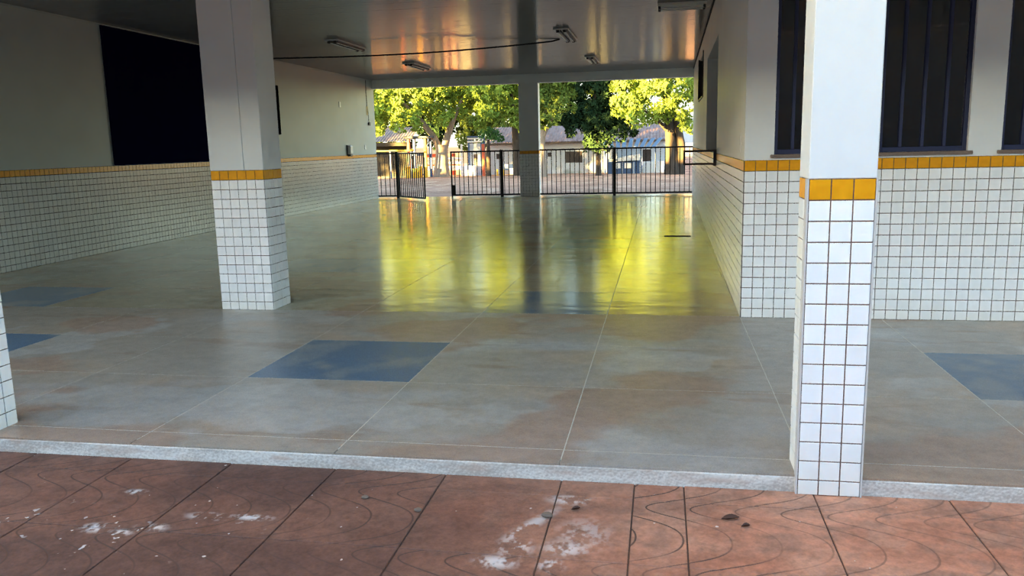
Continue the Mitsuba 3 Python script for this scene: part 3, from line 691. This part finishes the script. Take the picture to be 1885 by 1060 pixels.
tree('broad brightly lit tree with a thick double trunk beside the right wall', None,
     [([(tx - .1, ty, gz(ty) - .1), (tx - .2, ty, 0.8), (tx - .35, ty, 2.2), (tx - .5, ty, 3.9), (tx - .8, ty, 5.6)], [0.62, 0.42, 0.36, 0.31, 0.2]),
      ([(tx + .3, ty, gz(ty) - .1), (tx + .45, ty - .1, 1.0), (tx + .25, ty - .1, 2.2), (tx - .05, ty, 3.4), (tx + .1, ty, 5.0)], [0.42, 0.32, 0.25, 0.2, 0.14]),
      ([(tx - .3, ty, 2.2), (tx - 1.2, ty - .5, 3.2), (tx - 2.2, ty - .9, 3.9)], [0.16, 0.12, 0.07])],
     [(-2.1, 53.4, 4.0, .8, .7), (-1.2, 53.2, 5.4, 1.2, .9), (-.3, 53.2, 4.6, 1.1, .8), (.9, 53.2, 5.2, 1.3, 1.0), (1.7, 53.4, 3.9, .9, .8), (-2.4, 53.8, 5.6, .9, .8), (.2, 53.6, 3.8, .7, .5), (-1.2, 53.4, 3.4, .7, .5), (-1.9, 53.2, 3.2, .5, .5),
      (2.4, 53.2, 5.4, 1.2, 1.0), (-.5, 54.2, 7.2, 2.0, 1.4), (2.2, 54.2, 7.4, 2.0, 1.5), (-2.6, 54.5, 7.4, 1.5, 1.2), (1.6, 55, 2.9, .6, .4), (.9, 54.5, 3.6, .6, .5), (-1.4, 56, 9.8, 2.4, 2.0), (2.6, 56, 10.2, 2.8, 2.2), (0.6, 53.6, 6.5, 1.4, 1.0), (0.4, 55, 8.7, 2.0, 1.5), (-3.0, 55, 9.2, 1.6, 1.4)],
     'mat_leaf_sunny', 'mat_bark_dark', per=11, seed=14)
# farther trees closing the view
for k, (x, y, z, r, lf) in enumerate([(-27, 76, 4.5, 3.6, 'mat_leaf_green'), (-21.5, 78, 4.2, 3.4, 'mat_leaf_dark'), (-15.5, 77, 4.0, 3.4, 'mat_leaf_green'), (-10, 78, 4.6, 3.4, 'mat_leaf_dark'), (-4.5, 79, 5.0, 3.2, 'mat_leaf_green'), (7.5, 82, 5.0, 3.2, 'mat_leaf_green')]):
    tree(['bushy green tree filling the gap far behind the shed', 'dark tree far behind the playground shelter', 'green tree far behind the red and white fence', 'dark tree far behind the striped tower', 'green tree standing behind the white house roof', 'green tree behind the thick double trunk'][k], 'far trees behind the yard',
         [([(x, y, gz(y) - .1), (x + .1, y, 2.0), (x, y, z)], [0.35, 0.28, 0.18])],
         [(x, y, z + 1.0, r, r * .9), (x - 1.5, y - 1.5, z - 1.2, r * .6, r * .5), (x + 1.6, y - 1.5, z - 1.0, r * .6, r * .5), (x, y - 1.8, z + 2.6, r * .7, r * .6)], lf, 'mat_bark_dark', per=3.5, size=0.5, seed=30 + k)
tree(None, None, [([(-34, 32, -.3), (-34, 32, 2.5), (-33.8, 32, 6)], [.5, .4, .25])],
     [(-35.5, 32, 6.0, 2.6, 2.2), (-32.0, 32, 7.2, 2.4, 2.4), (-33.5, 33, 4.0, 2.2, 1.6)], 'mat_leaf_green', 'mat_bark', per=6, size=.45, seed=51)
tree(None, None, [([(-51, 32, -.3), (-51, 32, 2.5), (-50.8, 32, 6)], [.5, .4, .25])],
     [(-52.0, 32, 8.6, 2.6, 2.6), (-49.6, 32, 8.4, 2.2, 2.4), (-51.5, 33, 5.4, 2.4, 1.8)], 'mat_leaf_green', 'mat_bark', per=6, size=.45, seed=53)
_q = np.random.default_rng(77)  # unseen leaf clumps added on the sun path to dapple the crowns
for k, (tx_, ty_, xs_, zs_, nb_) in enumerate([(-31, 43, (-37, -22), (4.0, 8.0), 8), (-19.5, 32, (-23, -13.5), (5.5, 9.5), 7)]):
    tree(None, None, [([(tx_, ty_, -.4), (tx_, ty_, 2.5), (tx_ + .2, ty_, 7)], [.4, .3, .15])],
         [(_q.uniform(*xs_), ty_ + _q.uniform(-1.2, 1.2), _q.uniform(*zs_), r0, r0 * .75) for r0 in _q.uniform(.55, 1.05, nb_)], 'mat_leaf_green', 'mat_bark', per=16, size=.34, seed=60 + k)
tree(None, None, [([(-27, 32, -.3), (-27, 32, 2.5), (-26.8, 32, 6)], [.5, .4, .25])],
     [(-28.0, 32, 7.6, 2.6, 2.6), (-25.3, 32, 7.4, 2.2, 2.4), (-27.5, 33, 4.4, 2.4, 1.8), (-30.0, 32.5, 5.6, 1.8, 1.8)], 'mat_leaf_green', 'mat_bark', per=6, size=.45, seed=52)
t = thing('shrub', 'bright green rounded shrub beside the orange post', 'shrub')
put(t, 'stem', tube([(-12.85, 60.3, gz(60) - .1), (-12.85, 60.3, 1.0), (-12.8, 60.3, 2.2)], [0.19, 0.17, 0.1], 10), 'mat_bark_dark')
put(t, 'foliage', leaves([(-12.7, 60.0, 2.6, .6, .42), (-12.1, 60.2, 2.4, .4, .3)], 26, 0.2, 41), 'mat_leaf_shrub', kind='stuff')

# houses
def corrugated(x0, x1, y0, z0, y1, z1, pitch=0.24, amp=0.05):
    n = int((x1 - x0) / pitch * 6); xs = np.linspace(x0, x1, n)
    rows = 9; v = []
    for j in range(rows):
        q = j / (rows - 1)
        step = 0.035 * ((q * 8) % 1.0 < 0.5)
        v.append(np.c_[xs, np.full(n, y0 + (y1 - y0) * q), z0 + (z1 - z0) * q + amp * np.abs(np.sin((xs - x0) / pitch * math.pi)) + step])
    v = np.vstack(v); f = []
    for j in range(rows - 1):
        for i in range(n - 1):
            a = j * n + i; f += [[a, a + 1, a + n + 1], [a, a + n + 1, a + n]]
    return trimesh.Trimesh(v, f, process=False)
hs = thing('house', 'long low white house with clay tile roof and brown shutters beyond the yard', 'house')
HX0, HX1, HY = -13.4, 0.25, 63.6
zg = gz(HY) - 0.05
WINS = [(-7.44, -6.10, 0.30, 1.16), (-8.81, -8.52, 0.80, 1.11), (-1.48, -0.86, 0.28, 1.19), (-11.5, -11.15, 0.36, 1.1), (-12.9, -12.5, 0.7, 1.1)]
put(hs, 'wall', wallmesh((HX0, HY), (HX1, HY), (0, -1), [(0, zg), (HX1 - HX0, zg), (HX1 - HX0, 1.95), (0, 1.95)], [(a - HX0, b - HX0, c, d_) for a, b, c, d_ in WINS], 0.2), 'mat_house')
put(hs, 'wall', bx(HX1 - 0.2, HX1, HY + 0.2, HY + 6, zg, 1.95), 'mat_house')
put(hs, 'wall', bx(HX0, HX0 + .2, HY + 0.2, HY + 6, zg, 1.95), 'mat_house')
for a, b, c, d_ in WINS:
    k = put(hs, 'window', cat([bx(a, b, HY + 0.10, HY + 0.13, c, d_), bx(a, b, HY + 0.06, HY + 0.10, c, c + 0.05), bx(a, b, HY + 0.06, HY + 0.10, d_ - 0.05, d_)]), 'mat_shutter_brown')
    nn = max(2, round((b - a) / 0.34))
    for j in range(nn): put(k, 'shutter_leaf', bx(a + (b - a) * j / nn + .01, a + (b - a) * (j + 1) / nn - .01, HY + 0.05, HY + 0.09, c + 0.05, d_ - 0.05), 'mat_shutter_brown')
put(hs, 'roof', corrugated(HX0 - 0.3, HX1 + 0.3, HY - 0.6, 1.88, HY + 3.1, 3.15), 'mat_rooftile', label='clay tile roof')
put(hs, 'roof', corrugated(HX0 - 0.3, HX1 + 0.3, HY + 6.8, 1.88, HY + 3.1, 3.15), 'mat_rooftile')
put(hs, 'eave_board', bx(HX0 - 0.3, HX1 + 0.3, HY - 0.6, HY - 0.54, 1.76, 1.9), 'mat_stone')
sh = thing('shed', 'dark open shed with a grey tile roof at the far left of the yard', 'shed')
put(sh, 'wall', bx(-26.5, -20.4, 66.0, 66.2, gz(66) - .1, 2.2), 'mat_shed')
for xx in (-26.4, -23.3, -20.5): put(sh, 'post', bx(xx - .09, xx + .09, 64.7, 64.9, gz(65) - .1, 2.15), 'mat_shed')
put(sh, 'fascia', bx(-26.6, -20.3, 64.6, 64.7, 1.9, 2.2), 'mat_shed')
put(sh, 'roof', corrugated(-26.8, -20.2, 64.5, 2.2, 67.5, 3.4), 'mat_rooftile_old')
put(sh, 'plank_screen', cat([bx(-23.4 + .33 * k, -23.4 + .33 * k + .31, 64.75, 64.8, gz(65) - .1, 1.45) for k in range(9)]), 'mat_shed')

# playground
ra = thing('climbing_rail', 'yellow horizontal play rail in front of the dark shed', 'play rail')
put(ra, 'rail', bx(-21.4, -17.8, 57.55, 57.65, 1.50, 1.62, 0.02), 'mat_yellow')
for xx in (-21.2, -19.6, -18.0): put(ra, 'post', bx(xx - .05, xx + .05, 57.56, 57.64, gz(57.6) - .1, 1.5), 'mat_blue')
pt = thing('play_tower', 'playground shelter with flat grey roof, one orange post and one yellow post', 'play tower')
for xx, yy, m in ((-18.55, 58.8, 'mat_red'), (-17.28, 58.8, 'mat_yellow'), (-18.55, 60.2, 'mat_blue'), (-17.28, 60.2, 'mat_blue')):
    put(pt, 'post', bx(xx - .10, xx + .10, yy - .1, yy + .1, gz(yy) - .1, 2.4, 0.02), m)
put(pt, 'roof', bx(-18.8, -16.8, 58.5, 60.5, 2.4, 2.58, 0.03), 'mat_slate')
put(pt, 'deck', bx(-18.5, -17.3, 58.85, 60.15, 1.15, 1.25), 'mat_blue')
v = np.array([(x, y, z) for x in (-18.6, -17.6) for y, z in ((58.6, 0.28), (58.6, 0.16), (57.9, gz(58) - .05), (57.9, gz(58) - .15))])
put(pt, 'slide', cat([bx(-18.6, -17.55, 57.9, 58.7, gz(58) - .1, 0.22, 0.05), bx(-18.62, -18.52, 57.9, 58.7, 0.1, 0.36, 0.02), bx(-17.63, -17.53, 57.9, 58.7, 0.1, 0.36, 0.02)]), 'mat_yellow', label='yellow end of the slide')
rf = thing('play_fence', 'red and white plank fence around the playground behind the forked trunk', 'fence')
for xx in (-18.5, -17.0, -15.6): put(rf, 'post', bx(xx - .07, xx + .07, 63.05, 63.15, gz(63) - .1, 1.25), 'mat_red')
for z0, z1, m in ((0.97, 1.22, 'mat_red'), (0.72, 0.88, 'mat_white'), (0.40, 0.60, 'mat_white'), (0.28, 0.38, 'mat_red'), (-0.06, 0.25, 'mat_white'), (-0.46, -0.10, 'mat_red')):
    put(rf, 'plank', bx(-18.6, -15.5, 62.98, 63.04, z0, z1, 0.01), m)
bp = thing('goal_post', 'white post standing left of the striped tower', 'post')
put(bp, 'pole', bx(-15.18, -15.04, 61.1, 61.25, gz(61) - .1, 1.93, 0.02), 'mat_white')
put('', 'planter_block', bx(-15.0, -14.05, 60.9, 61.6, gz(61) - .1, 0.29, 0.03), 'mat_white', label='white block in the sun at the foot of the striped tower', cat='block')
bt = thing('play_booth', 'blue framed playhouse tower with white slats and a dark door', 'playhouse')
for xx in (-14.66, -13.66):
    for yy in (61.7, 62.7): put(bt, 'post', bx(xx - .06, xx + .06, yy - .06, yy + .06, gz(61) - .1, 2.5, 0.015), 'mat_blue')
for z0, z1, m in ((2.40, 2.52, 'mat_blue'), (2.25, 2.38, 'mat_white'), (2.02, 2.16, 'mat_white')):
    put(bt, 'slat', bx(-14.75, -13.58, 61.58, 61.66, z0, z1, 0.01), m)
put(bt, 'panel', wallmesh((-14.6, 61.7), (-13.72, 61.7), (0, -1), [(0, gz(61) - .1), (.88, gz(61) - .1), (.88, 1.95), (0, 1.95)], [(.3, .62, .25, 1.12)], 0.05), 'mat_pale_blue')
put(bt, 'door', bx(-14.3, -13.98, 61.74, 61.78, .25, 1.12), 'mat_shutter_brown')
put(bt, 'side_wall', bx(-13.72, -13.68, 61.7, 62.7, gz(61) - .1, 1.95), 'mat_steel_blue')
put('', 'orange_post', bx(-13.40, -13.20, 60.6, 60.8, gz(60.6) - .1, 1.9, 0.02), 'mat_red', label='orange red post between the striped tower and the shrub', cat='post')
for k, (xx, m) in enumerate(((-12.25, 'mat_yellow'), (-11.75, 'mat_yellow'), (-10.95, 'mat_yellow'))):
    put('', 'bollard', bx(xx - .06, xx + .06, 60.6, 60.72, gz(60.6) - .1, -0.02, 0.02), m, label=['first low yellow bollard right of the shrub', 'middle low yellow bollard left of the far pillar', 'low yellow bollard at the edge of the far pillar'][k], cat='bollard')
be = thing('bench', 'long pale blue bench in front of the house wall left of the far pillar', 'bench')
put(be, 'seat', bx(-12.3, -10.9, 61.6, 62.1, -0.12, -0.02, 0.02), 'mat_steel_blue')
put(be, 'backrest', bx(-12.3, -10.9, 62.05, 62.12, 0.0, 0.32, 0.02), 'mat_pale_blue')
for xx in (-12.2, -11.0): put(be, 'leg', bx(xx - .05, xx + .05, 61.65, 62.05, gz(61.8) - .1, -0.12), 'mat_steel_blue')

# kiosk and low walls on the right
ki = thing('kiosk', 'blue and white stall with white counter under a fanned blue awning', 'stall')
KY = 60.0; kz = gz(KY) - .08
put(ki, 'body', bx(-3.9, -1.5, KY, KY + 1.4, kz, 0.36, 0.03), 'mat_blue')
for a, b in ((-3.40, -2.98), (-2.70, -2.18)): put(ki, 'white_panel', bx(a, b, KY - .03, KY, -0.10, 0.30, 0.01), 'mat_white')
for xx in (-2.86, -2.02, -1.56): put(ki, 'upright', bx(xx - .04, xx + .04, KY - .04, KY, kz, 0.36), 'mat_pale_blue')
v = [[-3.35, KY - .1, .40], [-1.58, KY - .1, .48], [-1.58, KY - .1, .92], [-2.4, KY - .1, .80], [-3.35, KY - .1, .60]]
put(ki, 'counter', trimesh.creation.extrude_polygon(Polygon([(q[0], q[2]) for q in v]), 1.3, engine='earcut').apply_transform(frame([0, KY - .12, 0], [1, 0, 0], [0, 0, 1], [0, 1, 0])), 'mat_white', label='white counter board')
put(ki, 'back_panel', bx(-3.4, -1.6, KY + 1.25, KY + 1.32, .36, 1.3), 'mat_pale_blue')
put(ki, 'sign_board', bx(-3.95, -3.45, KY - .2, KY - .12, .60, 1.45, 0.05), 'mat_white')
for xx in (-3.85, -1.55): put(ki, 'post', bx(xx - .04, xx + .04, KY + .1, KY + .18, .3, 1.42), 'mat_steel_blue')
aw = thing('awning', 'row of slanting blue grey awning sheets above the stall', 'awning')
for k in range(9):
    xa = -4.15 + 0.42 * k; lean = (-0.28 + 0.1 * k)
    v = np.array([[xa, KY + .2, 1.38], [xa + .28, KY + .2, 1.38], [xa + .28 + lean, KY + 1.1, 2.0], [xa + lean, KY + 1.1, 2.0]])
    v = np.vstack([v, v + [0, 0, 0.03]])
    put(aw, 'sheet', trimesh.convex.convex_hull(v), 'mat_steel_blue')
put(aw, 'rail', bx(-4.2, -0.4, KY + .18, KY + .24, 1.34, 1.40), 'mat_steel_blue')
for xx in (-4.1, -0.5): put(aw, 'post', bx(xx - .04, xx + .04, KY + .18, KY + .26, gz(KY) - .1, 1.36), 'mat_steel_blue')
put('', 'low_wall', bx(-1.42, 0.12, 61.2, 61.35, gz(61.2) - .1, 0.34, 0.02), 'mat_white', label='low white wall in front of the house by the double trunk', cat='low wall')
pw = thing('brick_pier', 'pale pink brick pier at the right end of the far opening', 'brick pier')
for k in range(14):
    put(pw, 'brick', bx(1.42 + .01 * (k % 2), 2.3, 52.8, 53.2, gz(52.8) - .05 + .15 * k, gz(52.8) + .09 + .15 * k, 0.012), 'mat_brick_pink')
put('', 'far_building', bx(1.6, 7.0, 70, 78, gz(70) - .1, 3.6), 'mat_white', label='sunlit white building far behind the double trunk', cat='building')
